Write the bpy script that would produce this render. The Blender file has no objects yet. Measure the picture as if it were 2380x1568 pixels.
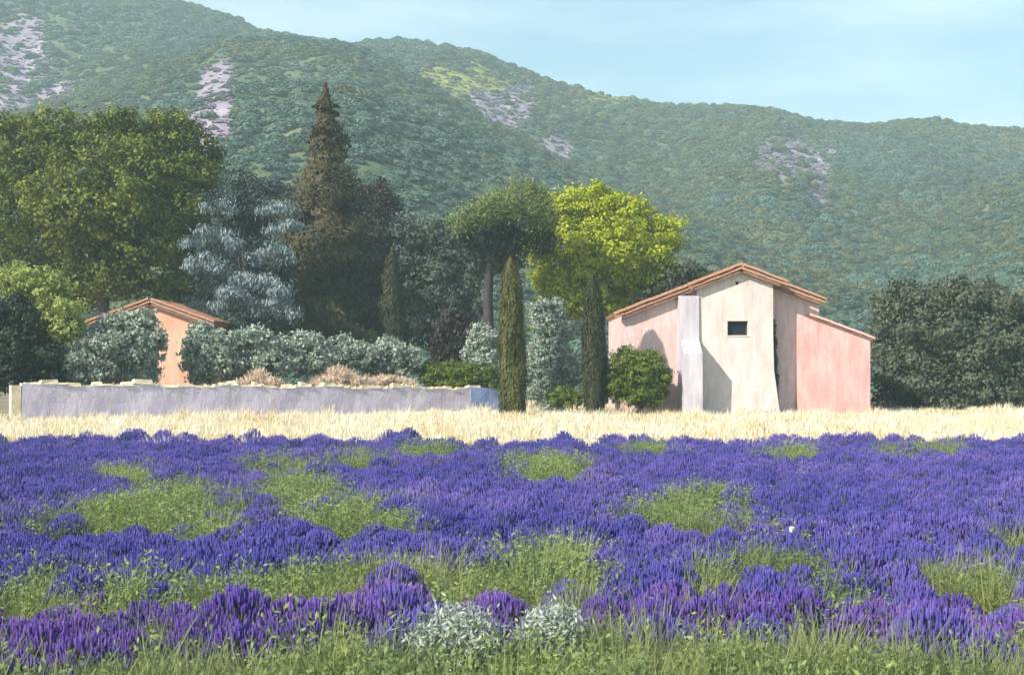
import bpy, math, random
import numpy as np
from mathutils import Vector, Matrix

# ------------------------------------------------------------------ camera, sky, sun, exposure
sc = bpy.context.scene
C = sc.collection
F, CX, HY, EYE = 3270.0, 1190.0, 851.0, 2.6      # focal length, centre column, horizon row (2380 px wide picture), eye height
cam_d = bpy.data.cameras.new('camera'); cam = bpy.data.objects.new('camera', cam_d); C.objects.link(cam)
cam.location = (0, 0, EYE); cam.rotation_euler = (math.radians(90), 0, 0)
cam_d.sensor_width = 36; cam_d.lens = 36*F/2380; cam_d.shift_y = (HY-784)/2380
cam_d.clip_start = 0.1; cam_d.clip_end = 6000
sc.camera = cam

SUN_AZ, SUN_EL = math.radians(51), math.radians(33)   # azimuth: degrees to the left of straight behind the camera
sdir = Vector((-math.sin(SUN_AZ)*math.cos(SUN_EL), -math.cos(SUN_AZ)*math.cos(SUN_EL), math.sin(SUN_EL)))
world = bpy.data.worlds.new('World'); sc.world = world; world.use_nodes = True
wn, wl = world.node_tree.nodes, world.node_tree.links
bg = wn['Background']; bg.inputs[1].default_value = 0.11
sky = wn.new('ShaderNodeTexSky'); sky.sky_type = 'NISHITA'; sky.sun_disc = False
sky.sun_elevation = SUN_EL; sky.sun_rotation = math.atan2(sdir.x, sdir.y)
sky.air_density = 1.0; sky.dust_density = 0.5; sky.ozone_density = 1.0; sky.altitude = 300
tint = wn.new('ShaderNodeMix'); tint.data_type = 'RGBA'; tint.blend_type = 'MULTIPLY'; tint.inputs[0].default_value = 1.0
tint.inputs[7].default_value = (1.0, 1.07, 1.01, 1)
wl.new(sky.outputs[0], tint.inputs[6])
tc = wn.new('ShaderNodeTexCoord'); mp = wn.new('ShaderNodeMapping'); mp.inputs['Scale'].default_value = (1.3, 1.3, 5.0)
nz = wn.new('ShaderNodeTexNoise'); nz.inputs['Scale'].default_value = 3.2; nz.inputs['Detail'].default_value = 5
rp = wn.new('ShaderNodeValToRGB'); rp.color_ramp.elements[0].position = 0.40; rp.color_ramp.elements[1].position = 0.68
rp.color_ramp.elements[0].color = (0, 0, 0, 1); rp.color_ramp.elements[1].color = (0.5, 0.5, 0.5, 1)
cl = wn.new('ShaderNodeMix'); cl.data_type = 'RGBA'; cl.inputs[7].default_value = (7.6, 8.6, 9.0, 1)
wl.new(tc.outputs['Generated'], mp.inputs[0]); wl.new(mp.outputs[0], nz.inputs['Vector']); wl.new(nz.outputs[0], rp.inputs[0])
wl.new(rp.outputs[0], cl.inputs[0]); wl.new(tint.outputs[2], cl.inputs[6]); wl.new(cl.outputs[2], bg.inputs[0])

sun_d = bpy.data.lights.new('sun', 'SUN'); sun = bpy.data.objects.new('sun', sun_d); C.objects.link(sun)
sun_d.energy = 5.0; sun_d.angle = math.radians(0.6); sun_d.color = (1.0, 0.93, 0.80)
sun.rotation_euler = (-sdir).to_track_quat('-Z', 'Y').to_euler(); sun.location = (-60, -40, 80)
sc.view_settings.view_transform = 'Standard'; sc.view_settings.look = 'None'
sc.view_settings.exposure = 0.86; sc.view_settings.gamma = 1; sc.view_settings.use_curve_mapping = False
sc.render.engine = 'CYCLES'; sc.cycles.use_denoising = True; sc.cycles.adaptive_threshold = 0.03
sc.cycles.max_bounces = 4; sc.cycles.diffuse_bounces = 2; sc.cycles.transmission_bounces = 3; sc.cycles.volume_bounces = 0

# ------------------------------------------------------------------ helpers
rng = np.random.default_rng(11)
def P(x, y, d): return np.array(((x-CX)/F*d, d, EYE+(HY-y)/F*d))
def nrm(a): return a/np.maximum(np.linalg.norm(a, axis=-1, keepdims=True), 1e-9)
def vnoise(x, y, seed=0):
    x = np.asarray(x, float); y = np.asarray(y, float)
    xi = np.floor(x).astype(np.int64); yi = np.floor(y).astype(np.int64); fx = x-xi; fy = y-yi
    fx = fx*fx*(3-2*fx); fy = fy*fy*(3-2*fy)
    def h(a, b):
        n = (a*374761393 + b*668265263 + seed*982451653) & 0x7fffffff
        n = ((n ^ (n >> 13))*1274126177) & 0x7fffffff
        return ((n ^ (n >> 16)) & 0xffff)/65535.0
    return (h(xi, yi)*(1-fx)+h(xi+1, yi)*fx)*(1-fy)+(h(xi, yi+1)*(1-fx)+h(xi+1, yi+1)*fx)*fy
def fbm(x, y, seed=0, o=4):
    s = 0; a = 0.5; f = 1.0
    for k in range(o): s = s+a*vnoise(x*f, y*f, seed+k*17); a *= 0.5; f *= 2.03
    return s/(1-0.5**o)

def tag(o, label=None, cat=None, group=None, kind=None):
    if label: o['label'] = label
    if cat: o['category'] = cat
    if group: o['group'] = group
    if kind: o['kind'] = kind
    return o
def empty(name, loc, label=None, cat=None, group=None):
    o = bpy.data.objects.new(name, None); C.objects.link(o); o.location = [float(v) for v in loc]; o.empty_display_size = 0.2
    return tag(o, label, cat, group)
def link(name, me, parent=None, mats=()):
    for m in mats: me.materials.append(m)
    o = bpy.data.objects.new(name, me); C.objects.link(o)
    if parent is not None:
        o.parent = parent; o.location = -Vector(wloc(parent))
    return o
def wloc(o):
    v = Vector(o.location)
    while o.parent is not None: o = o.parent; v = v+Vector(o.location)
    return v
class MB:
    def __init__(s): s.v = []; s.f = []
    def add(s, v, f):
        n = len(s.v); s.v += [tuple(float(c) for c in p) for p in v]; s.f += [tuple(i+n for i in q) for q in f]
    def box(s, x0, x1, y0, y1, z0, z1):
        s.add([(x0,y0,z0),(x1,y0,z0),(x1,y1,z0),(x0,y1,z0),(x0,y0,z1),(x1,y0,z1),(x1,y1,z1),(x0,y1,z1)],
              [(0,3,2,1),(4,5,6,7),(0,1,5,4),(1,2,6,5),(2,3,7,6),(3,0,4,7)])
    def prism(s, pts, y0, y1):                     # polygon in x,z pushed along y
        n = len(pts); v = [(x, y0, z) for x, z in pts]+[(x, y1, z) for x, z in pts]
        s.add(v, [tuple(range(n)), tuple(range(2*n-1, n-1, -1))]+[(i, i+n, (i+1) % n+n, (i+1) % n) for i in range(n)])
    def tube(s, path, rad, sides=8):
        path = [np.array(p, float) for p in path]; v = []; f = []
        for i, p in enumerate(path):
            t = path[min(i+1, len(path)-1)]-path[max(i-1, 0)]; t = t/np.linalg.norm(t)
            a = np.cross(t, (0.3, 1, 0.1)); a /= np.linalg.norm(a); b = np.cross(t, a)
            for k in range(sides):
                w = 2*math.pi*k/sides; r = rad[i]*(1+0.12*math.sin(3*w+i)); v.append(p+(a*math.cos(w)+b*math.sin(w))*r)
        for i in range(len(path)-1):
            for k in range(sides): f.append((i*sides+k, i*sides+(k+1) % sides, (i+1)*sides+(k+1) % sides, (i+1)*sides+k))
        f.append(tuple(range(sides-1, -1, -1))); f.append(tuple((len(path)-1)*sides+k for k in range(sides)))
        s.add(v, f)
    def mesh(s, name, smooth=False):
        me = bpy.data.meshes.new(name); me.from_pydata(s.v, [], s.f)
        if smooth: me.polygons.foreach_set('use_smooth', [True]*len(me.polygons))
        me.update(); return me
    def build(s, name, mat, parent=None, smooth=False): return link(name, s.mesh(name, smooth), parent, [mat] if mat else [])
def quad_mesh(name, V, attrs, matidx=None):
    """V: (m,4,3) quads -> mesh with per-face float attributes"""
    m = len(V); me = bpy.data.meshes.new(name)
    me.vertices.add(4*m); me.vertices.foreach_set('co', np.ascontiguousarray(V, np.float32).ravel())
    me.loops.add(4*m); me.loops.foreach_set('vertex_index', np.arange(4*m, dtype=np.int32))
    me.polygons.add(m); me.polygons.foreach_set('loop_start', np.arange(0, 4*m, 4, dtype=np.int32))
    if matidx is not None: me.polygons.foreach_set('material_index', np.asarray(matidx, np.int32))
    for k, a in attrs.items():
        at = me.attributes.new(k, 'FLOAT', 'FACE'); at.data.foreach_set('value', np.asarray(a, np.float32))
    me.update(calc_edges=True); return me

# ------------------------------------------------------------------ materials
def newmat(name):
    m = bpy.data.materials.new(name); m.use_nodes = True
    nt = m.node_tree; return m, nt.nodes, nt.links, nt.nodes['Principled BSDF']
def ramp(n, cols, pos=None):
    r = n.new('ShaderNodeValToRGB'); e = r.color_ramp.elements
    while len(e) < len(cols): e.new(0.5)
    for i, c in enumerate(cols):
        e[i].position = pos[i] if pos else i/(len(cols)-1); e[i].color = (*c, 1)
    return r
def math_n(n, l, op, a, b):
    k = n.new('ShaderNodeMath'); k.operation = op
    for i, v in enumerate((a, b)):
        if isinstance(v, (int, float)): k.inputs[i].default_value = v
        else: l.new(v, k.inputs[i])
    return k.outputs[0]
def leaf_mat(name, cols, trans=0.3, instanced=False, rough=0.6):
    m, n, l, b = newmat(name)
    a = n.new('ShaderNodeAttribute'); a.attribute_name = 'v'
    if instanced:
        oi = n.new('ShaderNodeObjectInfo'); f = math_n(n, l, 'ADD', math_n(n, l, 'MULTIPLY', a.outputs['Fac'], 0.45), math_n(n, l, 'MULTIPLY', oi.outputs['Random'], 0.55))
        if instanced is not True:                  # plants differ from place to place
            z = n.new('ShaderNodeTexNoise'); z.inputs['Scale'].default_value = instanced; z.inputs['Detail'].default_value = 3; l.new(oi.outputs['Location'], z.inputs['Vector'])
            zr = n.new('ShaderNodeMapRange'); zr.inputs[1].default_value = 0.3; zr.inputs[2].default_value = 0.7; l.new(z.outputs[0], zr.inputs[0])
            f = math_n(n, l, 'ADD', math_n(n, l, 'MULTIPLY', f, 0.5), math_n(n, l, 'MULTIPLY', zr.outputs[0], 0.5))
    else:
        c = n.new('ShaderNodeAttribute'); c.attribute_name = 'c'
        f = math_n(n, l, 'ADD', math_n(n, l, 'ADD', math_n(n, l, 'MULTIPLY', a.outputs['Fac'], 0.30), 0.10), math_n(n, l, 'MULTIPLY', c.outputs['Fac'], 0.55))
    r = ramp(n, cols); l.new(f, r.inputs[0]); l.new(r.outputs[0], b.inputs['Base Color'])
    b.inputs['Roughness'].default_value = rough; b.inputs['Specular IOR Level'].default_value = 0.25
    t = n.new('ShaderNodeBsdfTranslucent'); l.new(r.outputs[0], t.inputs[0])
    mx = n.new('ShaderNodeMixShader'); mx.inputs[0].default_value = trans
    l.new(b.outputs[0], mx.inputs[1]); l.new(t.outputs[0], mx.inputs[2]); l.new(mx.outputs[0], n['Material Output'].inputs[0])
    return m
def rough_mat(name, cols, scale=3.0, stretch=(1, 1, 1), bump=0.3, bscale=20, rough=0.9, pos=None, detail=6):
    m, n, l, b = newmat(name)
    tc = n.new('ShaderNodeTexCoord'); mp = n.new('ShaderNodeMapping'); mp.inputs['Scale'].default_value = stretch
    l.new(tc.outputs['Object'], mp.inputs[0])
    z = n.new('ShaderNodeTexNoise'); z.inputs['Scale'].default_value = scale; z.inputs['Detail'].default_value = detail; z.inputs['Roughness'].default_value = 0.65
    l.new(mp.outputs[0], z.inputs['Vector'])
    r = ramp(n, cols, pos or [0.28+0.44*i/(len(cols)-1) for i in range(len(cols))]); l.new(z.outputs[0], r.inputs[0]); l.new(r.outputs[0], b.inputs['Base Color'])
    z2 = n.new('ShaderNodeTexNoise'); z2.inputs['Scale'].default_value = bscale; z2.inputs['Detail'].default_value = 5
    l.new(tc.outputs['Object'], z2.inputs['Vector'])
    bp = n.new('ShaderNodeBump'); bp.inputs['Strength'].default_value = bump; bp.inputs['Distance'].default_value = 0.05
    l.new(z2.outputs[0], bp.inputs['Height']); l.new(bp.outputs[0], b.inputs['Normal'])
    b.inputs['Roughness'].default_value = rough; b.inputs['Specular IOR Level'].default_value = 0.2
    return m
M = {}
M['oak'] = leaf_mat('oak_leaves', [(.034,.044,.006), (.115,.14,.018), (.34,.39,.06)])
M['limeleaf'] = leaf_mat('lime_leaves', [(.17,.205,.012), (.38,.43,.022), (.60,.64,.06)], 0.35)
M['fresh'] = leaf_mat('fresh_leaves', [(.14,.19,.06), (.32,.38,.10), (.52,.56,.18)])
M['olive'] = leaf_mat('olive_leaves', [(.17,.215,.175), (.31,.365,.30), (.50,.55,.46)], 0.2)
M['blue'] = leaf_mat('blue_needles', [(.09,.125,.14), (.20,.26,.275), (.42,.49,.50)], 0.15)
M['blueshade'] = leaf_mat('dark_shaded_needles', [(.010,.018,.020), (.022,.036,.038), (.05,.072,.075)], 0.1)
M['fir'] = leaf_mat('brown_fir_needles', [(.032,.030,.012), (.06,.052,.022), (.12,.095,.035)], 0.15)
M['grey'] = leaf_mat('grey_green_leaves', [(.038,.052,.042), (.080,.10,.08), (.15,.18,.145)], 0.2)
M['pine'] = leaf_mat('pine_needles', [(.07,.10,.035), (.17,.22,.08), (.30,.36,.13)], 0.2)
M['pineshade'] = leaf_mat('shaded_pine_needles', [(.012,.017,.012), (.026,.034,.024), (.045,.055,.04)], 0.1)
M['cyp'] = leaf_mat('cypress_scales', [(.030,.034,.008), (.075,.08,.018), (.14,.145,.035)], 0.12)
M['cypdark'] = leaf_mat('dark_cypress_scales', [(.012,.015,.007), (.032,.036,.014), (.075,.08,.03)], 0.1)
M['bush'] = leaf_mat('bright_bush_leaves', [(.05,.085,.015), (.13,.18,.025), (.24,.29,.04)])
M['darkgreen'] = leaf_mat('dark_green_leaves', [(.010,.018,.012), (.022,.036,.022), (.045,.065,.035)], 0.15)
M['brownleaf'] = leaf_mat('dark_brown_leaves', [(.022,.017,.017), (.045,.035,.034), (.075,.058,.052)], 0.15)
M['holm'] = leaf_mat('holm_oak_leaves', [(.032,.042,.024), (.070,.084,.046), (.13,.145,.08)], 0.2)
M['holmgrey'] = leaf_mat('grey_olive_leaves', [(.045,.055,.036), (.10,.115,.072), (.18,.195,.125)], 0.2)
M['silver'] = leaf_mat('silver_leaves', [(.24,.28,.23), (.40,.45,.38), (.58,.62,.55)], 0.2)
M['bark'] = rough_mat('bark', [(.05,.04,.035), (.13,.11,.10), (.22,.19,.18)], 6, (1, 1, 0.2), 0.8, 15)
M['bark_mauve'] = rough_mat('pine_bark', [(.022,.017,.02), (.055,.043,.05), (.11,.09,.10)], 6, (1, 1, 0.25), 0.8, 15)
def plaster(name, cols, worn, stain):
    m = rough_mat(name, cols, 1.4, (1.3, 1.3, 0.45), 0.45, 11)
    n, l = m.node_tree.nodes, m.node_tree.links; b = n['Principled BSDF']; src = b.inputs['Base Color'].links[0].from_socket
    tc = n.new('ShaderNodeTexCoord')
    def layer(src, scale, stretch, lo, hi, col, fac):
        mp = n.new('ShaderNodeMapping'); mp.inputs['Scale'].default_value = stretch; l.new(tc.outputs['Object'], mp.inputs[0])
        z = n.new('ShaderNodeTexNoise'); z.inputs['Scale'].default_value = scale; z.inputs['Detail'].default_value = 7; z.inputs['Roughness'].default_value = .6; l.new(mp.outputs[0], z.inputs['Vector'])
        r = n.new('ShaderNodeMapRange'); r.inputs[1].default_value = lo; r.inputs[2].default_value = hi; r.inputs[4].default_value = fac; l.new(z.outputs[0], r.inputs[0])
        k = n.new('ShaderNodeMix'); k.data_type = 'RGBA'; l.new(r.outputs[0], k.inputs[0]); l.new(src, k.inputs[6]); k.inputs[7].default_value = (*col, 1); return k.outputs[2]
    src = layer(src, .9, (1, 1, 1), .56, .62, worn, .75)             # bare and patched areas
    src = layer(src, 2.2, (2.2, 2.2, .16), .52, .72, stain, .55)     # rain streaks
    src = layer(src, 9, (1, 1, 1), .60, .72, stain, .45)             # blotches
    l.new(src, b.inputs['Base Color']); return m
M['cream'] = plaster('cream_plaster', [(.56,.46,.42), (.68,.58,.54), (.76,.68,.65)], (.60,.54,.54), (.44,.37,.36))
M['palepink'] = plaster('pale_pink_plaster', [(.55,.38,.37), (.68,.49,.47), (.76,.61,.58)], (.64,.56,.57), (.42,.32,.32))
M['pink'] = plaster('pink_plaster', [(.54,.29,.28), (.70,.40,.38), (.78,.52,.49)], (.72,.49,.45), (.46,.27,.25))
M['greyplaster'] = rough_mat('grey_plaster', [(.38,.35,.40), (.52,.48,.53), (.64,.60,.63)], 1.5, (1.6, 1.6, 0.3), 0.35, 14)
M['peach'] = rough_mat('peach_plaster', [(.60,.31,.21), (.74,.41,.29), (.82,.52,.40)], 1.3, (1.5, 1.5, 0.4), 0.3, 14)
M['mauve'] = plaster('shade_mauve_plaster', [(.52,.44,.56), (.66,.58,.70), (.78,.70,.78)], (.66,.62,.66), (.40,.36,.44))  # mauve of the wall's shaded face put into the plaster colour
M['blueend'] = rough_mat('blue_wall_end', [(.20,.28,.54), (.29,.39,.68), (.40,.48,.76)], 2.0, (1, 1, 0.5), 0.3, 12)
M['coping'] = rough_mat('cream_stone', [(.55,.42,.26), (.80,.68,.48), (.90,.82,.66)], 1.2, (1, 1, 1), 0.6, 8)
M['tile'] = rough_mat('terracotta', [(.20,.10,.07), (.42,.22,.14), (.58,.36,.25)], 2.2, (1, 1, 1), 0.4, 12)
M['tilepink'] = rough_mat('pink_terracotta', [(.45,.20,.18), (.72,.36,.33), (.82,.55,.50)], 2.2, (1, 1, 1), 0.4, 12)
M['rafter'] = rough_mat('dark_timber', [(.06,.045,.035), (.12,.09,.07)], 4, (1, 1, 1), 0.4, 12)
M['verge'] = rough_mat('verge_plaster', [(.14,.08,.06), (.26,.15,.11), (.36,.23,.18)], 3, (1, 1, 1), 0.4, 12)
M['soil'] = rough_mat('soil', [(.16,.12,.085), (.26,.20,.15), (.36,.30,.22)], 0.7, (1, 1, 1), 0.8, 3)
M['straw'] = leaf_mat('straw', [(.82,.55,.27), (.88,.73,.48), (.92,.86,.69), (.93,.90,.80)], 0.25, 0.22, 0.7)
M['strawheap'] = leaf_mat('straw_heap', [(.55,.38,.28), (.72,.55,.43), (.86,.74,.58)], 0.2)
M['earth'] = rough_mat('pale_earth', [(.40,.30,.26), (.58,.45,.38), (.72,.60,.50)], 2, (1, 1, 1), 0.6, 8)
M['lavender'] = leaf_mat('lavender_flowers', [(.060,.057,.31), (.094,.088,.39), (.16,.118,.45), (.33,.25,.58)], 0.2, 0.30)
M['violet'] = leaf_mat('violet_flowers', [(.078,.050,.29), (.13,.078,.37), (.22,.12,.43), (.38,.23,.56)], 0.2, 0.30)
M['lavfol'] = leaf_mat('lavender_leaves', [(.07,.10,.05), (.13,.17,.085), (.22,.26,.15)], 0.2, True)
M['weed'] = leaf_mat('weed_leaves', [(.12,.165,.07), (.22,.28,.11), (.40,.46,.14)], 0.3, 0.5)
M['grassg'] = leaf_mat('green_grass', [(.14,.175,.075), (.25,.29,.115), (.48,.48,.16)], 0.3, 0.5)
M['hilltree'] = leaf_mat('hill_foliage', [(.070,.125,.094), (.112,.180,.134), (.175,.235,.155)], 0.2, 0.022)
M['hilltree2'] = leaf_mat('hill_foliage_olive', [(.085,.105,.045), (.135,.150,.065), (.20,.21,.09)], 0.2, 0.022)
def glass_mat():
    m, n, l, b = newmat('window_glass'); b.inputs['Base Color'].default_value = (.012,.016,.032,1); b.inputs['Roughness'].default_value = 0.5; b.inputs['Specular IOR Level'].default_value = 0.15; return m
M['glass'] = glass_mat()
def hill_mat():
    m, n, l, b = newmat('hillside')
    tc = n.new('ShaderNodeTexCoord'); z = n.new('ShaderNodeTexNoise'); z.inputs['Scale'].default_value = 0.06; z.inputs['Detail'].default_value = 8
    l.new(tc.outputs['Object'], z.inputs['Vector'])
    g = ramp(n, [(.055,.085,.052), (.10,.13,.07), (.17,.175,.10)], [.3,.5,.7]); l.new(z.outputs[0], g.inputs[0])
    z2 = n.new('ShaderNodeTexNoise'); z2.inputs['Scale'].default_value = 0.16; z2.inputs['Detail'].default_value = 8; l.new(tc.outputs['Object'], z2.inputs['Vector'])
    k = ramp(n, [(.20,.155,.21), (.31,.245,.32), (.43,.36,.43)], [.3,.5,.7]); l.new(z2.outputs[0], k.inputs[0])
    y = ramp(n, [(.17,.19,.045), (.28,.29,.07), (.40,.38,.12)], [.3,.5,.7]); l.new(z2.outputs[0], y.inputs[0])
    a = n.new('ShaderNodeAttribute'); a.attribute_name = 'rock'; a2 = n.new('ShaderNodeAttribute'); a2.attribute_name = 'meadow'
    m1 = n.new('ShaderNodeMix'); m1.data_type = 'RGBA'; l.new(a.outputs['Fac'], m1.inputs[0]); l.new(g.outputs[0], m1.inputs[6]); l.new(k.outputs[0], m1.inputs[7])
    m2 = n.new('ShaderNodeMix'); m2.data_type = 'RGBA'; l.new(a2.outputs['Fac'], m2.inputs[0]); l.new(m1.outputs[2], m2.inputs[6]); l.new(y.outputs[0], m2.inputs[7])
    l.new(m2.outputs[2], b.inputs['Base Color']); b.inputs['Roughness'].default_value = 1; b.inputs['Specular IOR Level'].default_value = 0.1
    bp = n.new('ShaderNodeBump'); bp.inputs['Strength'].default_value = 0.9; bp.inputs['Distance'].default_value = 2.0
    l.new(z2.outputs[0], bp.inputs['Height']); l.new(bp.outputs[0], b.inputs['Normal'])
    return m
M['hill'] = hill_mat()

# ------------------------------------------------------------------ leaf geometry
def leaf_quads(c, out, size, aspect=0.45, align=0.55, tdir=None, tmix=0.7, r=rng):
    m = len(c); n = nrm(out*align+nrm(r.normal(size=(m, 3)))*(1-align))
    t = r.normal(size=(m, 3))
    if tdir is not None: t = nrm(t)*(1-tmix)+tdir*tmix
    t = nrm(t-n*np.sum(t*n, -1, keepdims=True)); b = np.cross(n, t)
    L = (size*r.uniform(0.7, 1.3, m))[:, None]; W = L*aspect
    V = np.stack([c-t*L*.5, c+b*W*.5-n*W*.12, c+t*L*.5, c-b*W*.5-n*W*.12], 1)
    return V
class Leaves:
    def __init__(s): s.V = []; s.v = []; s.c = []
    def put(s, V, c):
        s.V.append(V); s.v.append(rng.random(len(V))); s.c.append(np.broadcast_to(c, (len(V),)))
    def build(s, name, mat, parent):
        V = np.concatenate(s.V); me = quad_mesh(name, V, {'v': np.concatenate(s.v), 'c': np.concatenate(s.c)})
        o = link(name, me, parent, [mat]); return o
def world_lobes(lobes, d):
    out = []
    for L in lobes:
        x, y, rx, ry = L[:4]; dd = L[4] if len(L) > 4 else 0
        dp = d+dd; s = dp/F; out.append((P(x, y, dp), np.array((rx*s, (rx+ry)/2*s*(L[5] if len(L) > 5 else 1), ry*s))))
    return out
def sub_lobes(W, n, seed=0):
    out = []
    for c, r in W:
        k = np.arange(n)+.5; ph = np.arccos(1-2*k/n); th = math.pi*(1+5**.5)*k+rng.uniform(0, 6.28)
        D = np.stack([np.cos(th)*np.sin(ph), np.sin(th)*np.sin(ph), np.cos(ph)], 1)+rng.normal(size=(n, 3))*.18
        D = nrm(D); p = c+D*r*rng.uniform(.62, .84, n)[:, None]
        for q, d_ in zip(p, D):
            if any(c2 is not c and np.linalg.norm((q-c2)/r2) < .55 for c2, r2 in W): continue
            out.append((q, r*rng.uniform(.34, .52)*np.array((1, 1, .82))))
        out.append((c, r*.62))
    return out
def fill_lobes(LV, W, leaf, clump, per, dens, aspect=0.58, align=0.62, tdir=None, tmix=0.7, flat=0.75, inner=0.22):
    dens = dens*1.5; leaf = leaf*1.08
    for i, (c, r) in enumerate(W):
        rm = float(np.mean(r)); n = max(6, int(4*math.pi*rm*rm*dens))
        dr = nrm(rng.normal(size=(n, 3)))
        rad = rng.uniform(0.8, 1.06, n); k = rng.random(n) < inner; rad[k] = rng.uniform(0.3, 0.8, k.sum())
        p = c+dr*r*rad[:, None]
        keep = np.ones(n, bool)
        for j, (c2, r2) in enumerate(W):
            if j != i: keep &= np.linalg.norm((p-c2)/r2, axis=1) > 0.8
        p, dr = p[keep], dr[keep]; m = len(p)
        if m == 0: continue
        cs = clump*rng.uniform(0.7, 1.35, m)
        off = rng.normal(size=(m, per, 3))*np.array((1, 1, flat))*0.5
        pts = p[:, None]+off*cs[:, None, None]
        out = nrm(nrm(dr/r)[:, None]*0.8+off*0.9+np.array((0, 0, 0.25)))
        cr = np.repeat(rng.random(m), per)
        ok = pts.reshape(-1, 3)[:, 2] > 0.03
        td = None if tdir is None else (nrm(dr)[:, None]*tdir[0]+np.array((0, 0, tdir[1]))).repeat(per, 1).reshape(-1, 3)
        q = pts.reshape(-1, 3)[ok]
        LV.put(leaf_quads(q, out.reshape(-1, 3)[ok], leaf, aspect, align, None if td is None else nrm(td[ok]), tmix), cr[ok])
def trunk_mesh(base, top, r0, limbs=(), bend=0.3):
    mb = MB(); base = np.array(base); top = np.array(top)
    mid = [base+(top-base)*t+np.array((math.sin(t*5)*bend*(1-t)*t*4, math.cos(t*4)*bend*t*(1-t)*3, 0)) for t in np.linspace(0, 1, 7)]
    mb.tube(mid, [r0*(1.35 if i == 0 else 1-0.11*i) for i in range(7)], 9)
    for L in limbs:
        t = rng.uniform(0.45, 0.85); k = min(5, int(t*6)); s = mid[k]; e = np.array(L)
        mb.tube([s, s+(e-s)*.35+np.array((0, 0, .12))*np.linalg.norm(e-s), s+(e-s)*.7, e], [r0*.5, r0*.38, r0*.22, r0*.06], 6)
    return mb
def tree(name, label, cat, d, bx, lobes, mat, leaf=0.2, clump=0.7, per=26, dens=1.6, trunk=0.3, bark='bark', group=None, parts=('trunk', 'crown'), base_z=0.0, top=None, sub=13, **kw):
    base = np.array(((bx-CX)/F*d, d, base_z)); root = empty(name, base, label, cat, group)
    W = world_lobes(lobes, d); LV = Leaves(); fill_lobes(LV, sub_lobes(W, sub) if sub else W, leaf, clump*(.62 if sub else 1), per, dens, **kw)
    LV.build(parts[1], M[mat], root)
    cen = np.mean([w[0] for w in W], 0) if top is None else top
    trunk_mesh(base-np.array((0, 0, .15)), cen, trunk, [w[0] for w in W[:7]]).build(parts[0], M[bark], root, True)
    return root
def shrub(name, label, cat, d, bx, lobes, mat, leaf=0.14, clump=0.4, per=26, dens=4.5, stem=0.08, **kw):
    return tree(name, label, cat, d, bx, lobes, mat, leaf, clump, per, dens, stem, parts=('stem', 'foliage'), **kw)
def spindle(LV, d, x, prof, leaf, n, aspect=0.3, jit=0.10, dx=0.0, lump=0.18, tup=0.9, seed=0):
    """columnar crown from (row, half width) pairs: leaf scales lying up the surface"""
    ys = np.array([p[0] for p in prof]); hw = np.array([p[1] for p in prof]); o = np.argsort(ys); ys, hw = ys[o], hw[o]
    w = np.interp(np.linspace(ys[0], ys[-1], 400), ys, hw)+2; cdf = np.cumsum(w)/w.sum()
    y = np.interp(rng.random(n), cdf, np.linspace(ys[0], ys[-1], 400)); h = np.interp(y, ys, hw)
    a = rng.uniform(0, 2*math.pi, n); s = d/F; z = EYE+(HY-y)*s
    lm = 1+lump*(fbm(a*1.6+7, z*0.9, seed+3, 3)-0.5)*4
    r = h*s*lm*np.sqrt(rng.uniform(0.55, 1.0, n))*(1+rng.normal(size=n)*jit)
    out = np.stack([np.cos(a), np.sin(a), np.full(n, 0.25)], 1)
    c = np.stack([(x-CX)*s+np.cos(a)*r+dx*s*(y-ys[0])/(ys[-1]-ys[0]), d+np.sin(a)*r, z], 1)
    td = nrm(np.array((0, 0, 1.0))+out*0.35+rng.normal(size=(n, 3))*0.15)
    cl = fbm(a*2.2, z*1.6, seed+9, 2)
    ok = c[:, 2] > 0.05
    LV.put(leaf_quads(c[ok], nrm(out[ok]), leaf, aspect, 0.75, td[ok], tup), np.clip((cl[ok]-0.25)*2, 0, 1))

# ------------------------------------------------------------------ ground and hills
def grid_obj(name, X, Y, Z, mat, attrs=None):
    r, c = X.shape; V = np.stack([X, Y, Z], -1).reshape(-1, 3)
    i = np.arange(r*c).reshape(r, c); q = np.stack([i[:-1, :-1], i[:-1, 1:], i[1:, 1:], i[1:, :-1]], -1).reshape(-1, 4)
    me = bpy.data.meshes.new(name); me.vertices.add(r*c); me.vertices.foreach_set('co', V.astype(np.float32).ravel())
    me.loops.add(q.size); me.loops.foreach_set('vertex_index', q.astype(np.int32).ravel())
    me.polygons.add(len(q)); me.polygons.foreach_set('loop_start', np.arange(0, q.size, 4, dtype=np.int32))
    for k, a in (attrs or {}).items():
        at = me.attributes.new(k, 'FLOAT', 'POINT'); at.data.foreach_set('value', a.astype(np.float32).ravel())
    me.polygons.foreach_set('use_smooth', [True]*len(q)); me.update(calc_edges=True)
    return tag(link(name, me, None, [mat]), kind='structure')
def axis(lo, hi, a, b, step, far):
    return np.unique(np.concatenate([np.arange(a, b, step), -np.geomspace(-a if a < 0 else 1, -lo, far) if lo < a else [a], np.geomspace(max(b, 1), hi, far)]))
gx = np.concatenate([-np.geomspace(60, 1500, 14)[::-1], np.arange(-58, 58.1, 1.0), np.geomspace(60, 1500, 14)])
gy = np.concatenate([-np.geomspace(5, 250, 8)[::-1], np.arange(0, 120, 1.0), np.geomspace(120, 1500, 20)])
X, Y = np.meshgrid(gx, gy)
Z = (fbm(X*0.35, Y*0.35, 3)-0.5)*0.10*np.exp(-np.maximum(np.abs(X)-50, 0)/40)*np.clip((120-Y)/40, 0, 1)
grid_obj('ground', X, Y, Z, M['soil'])

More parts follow.
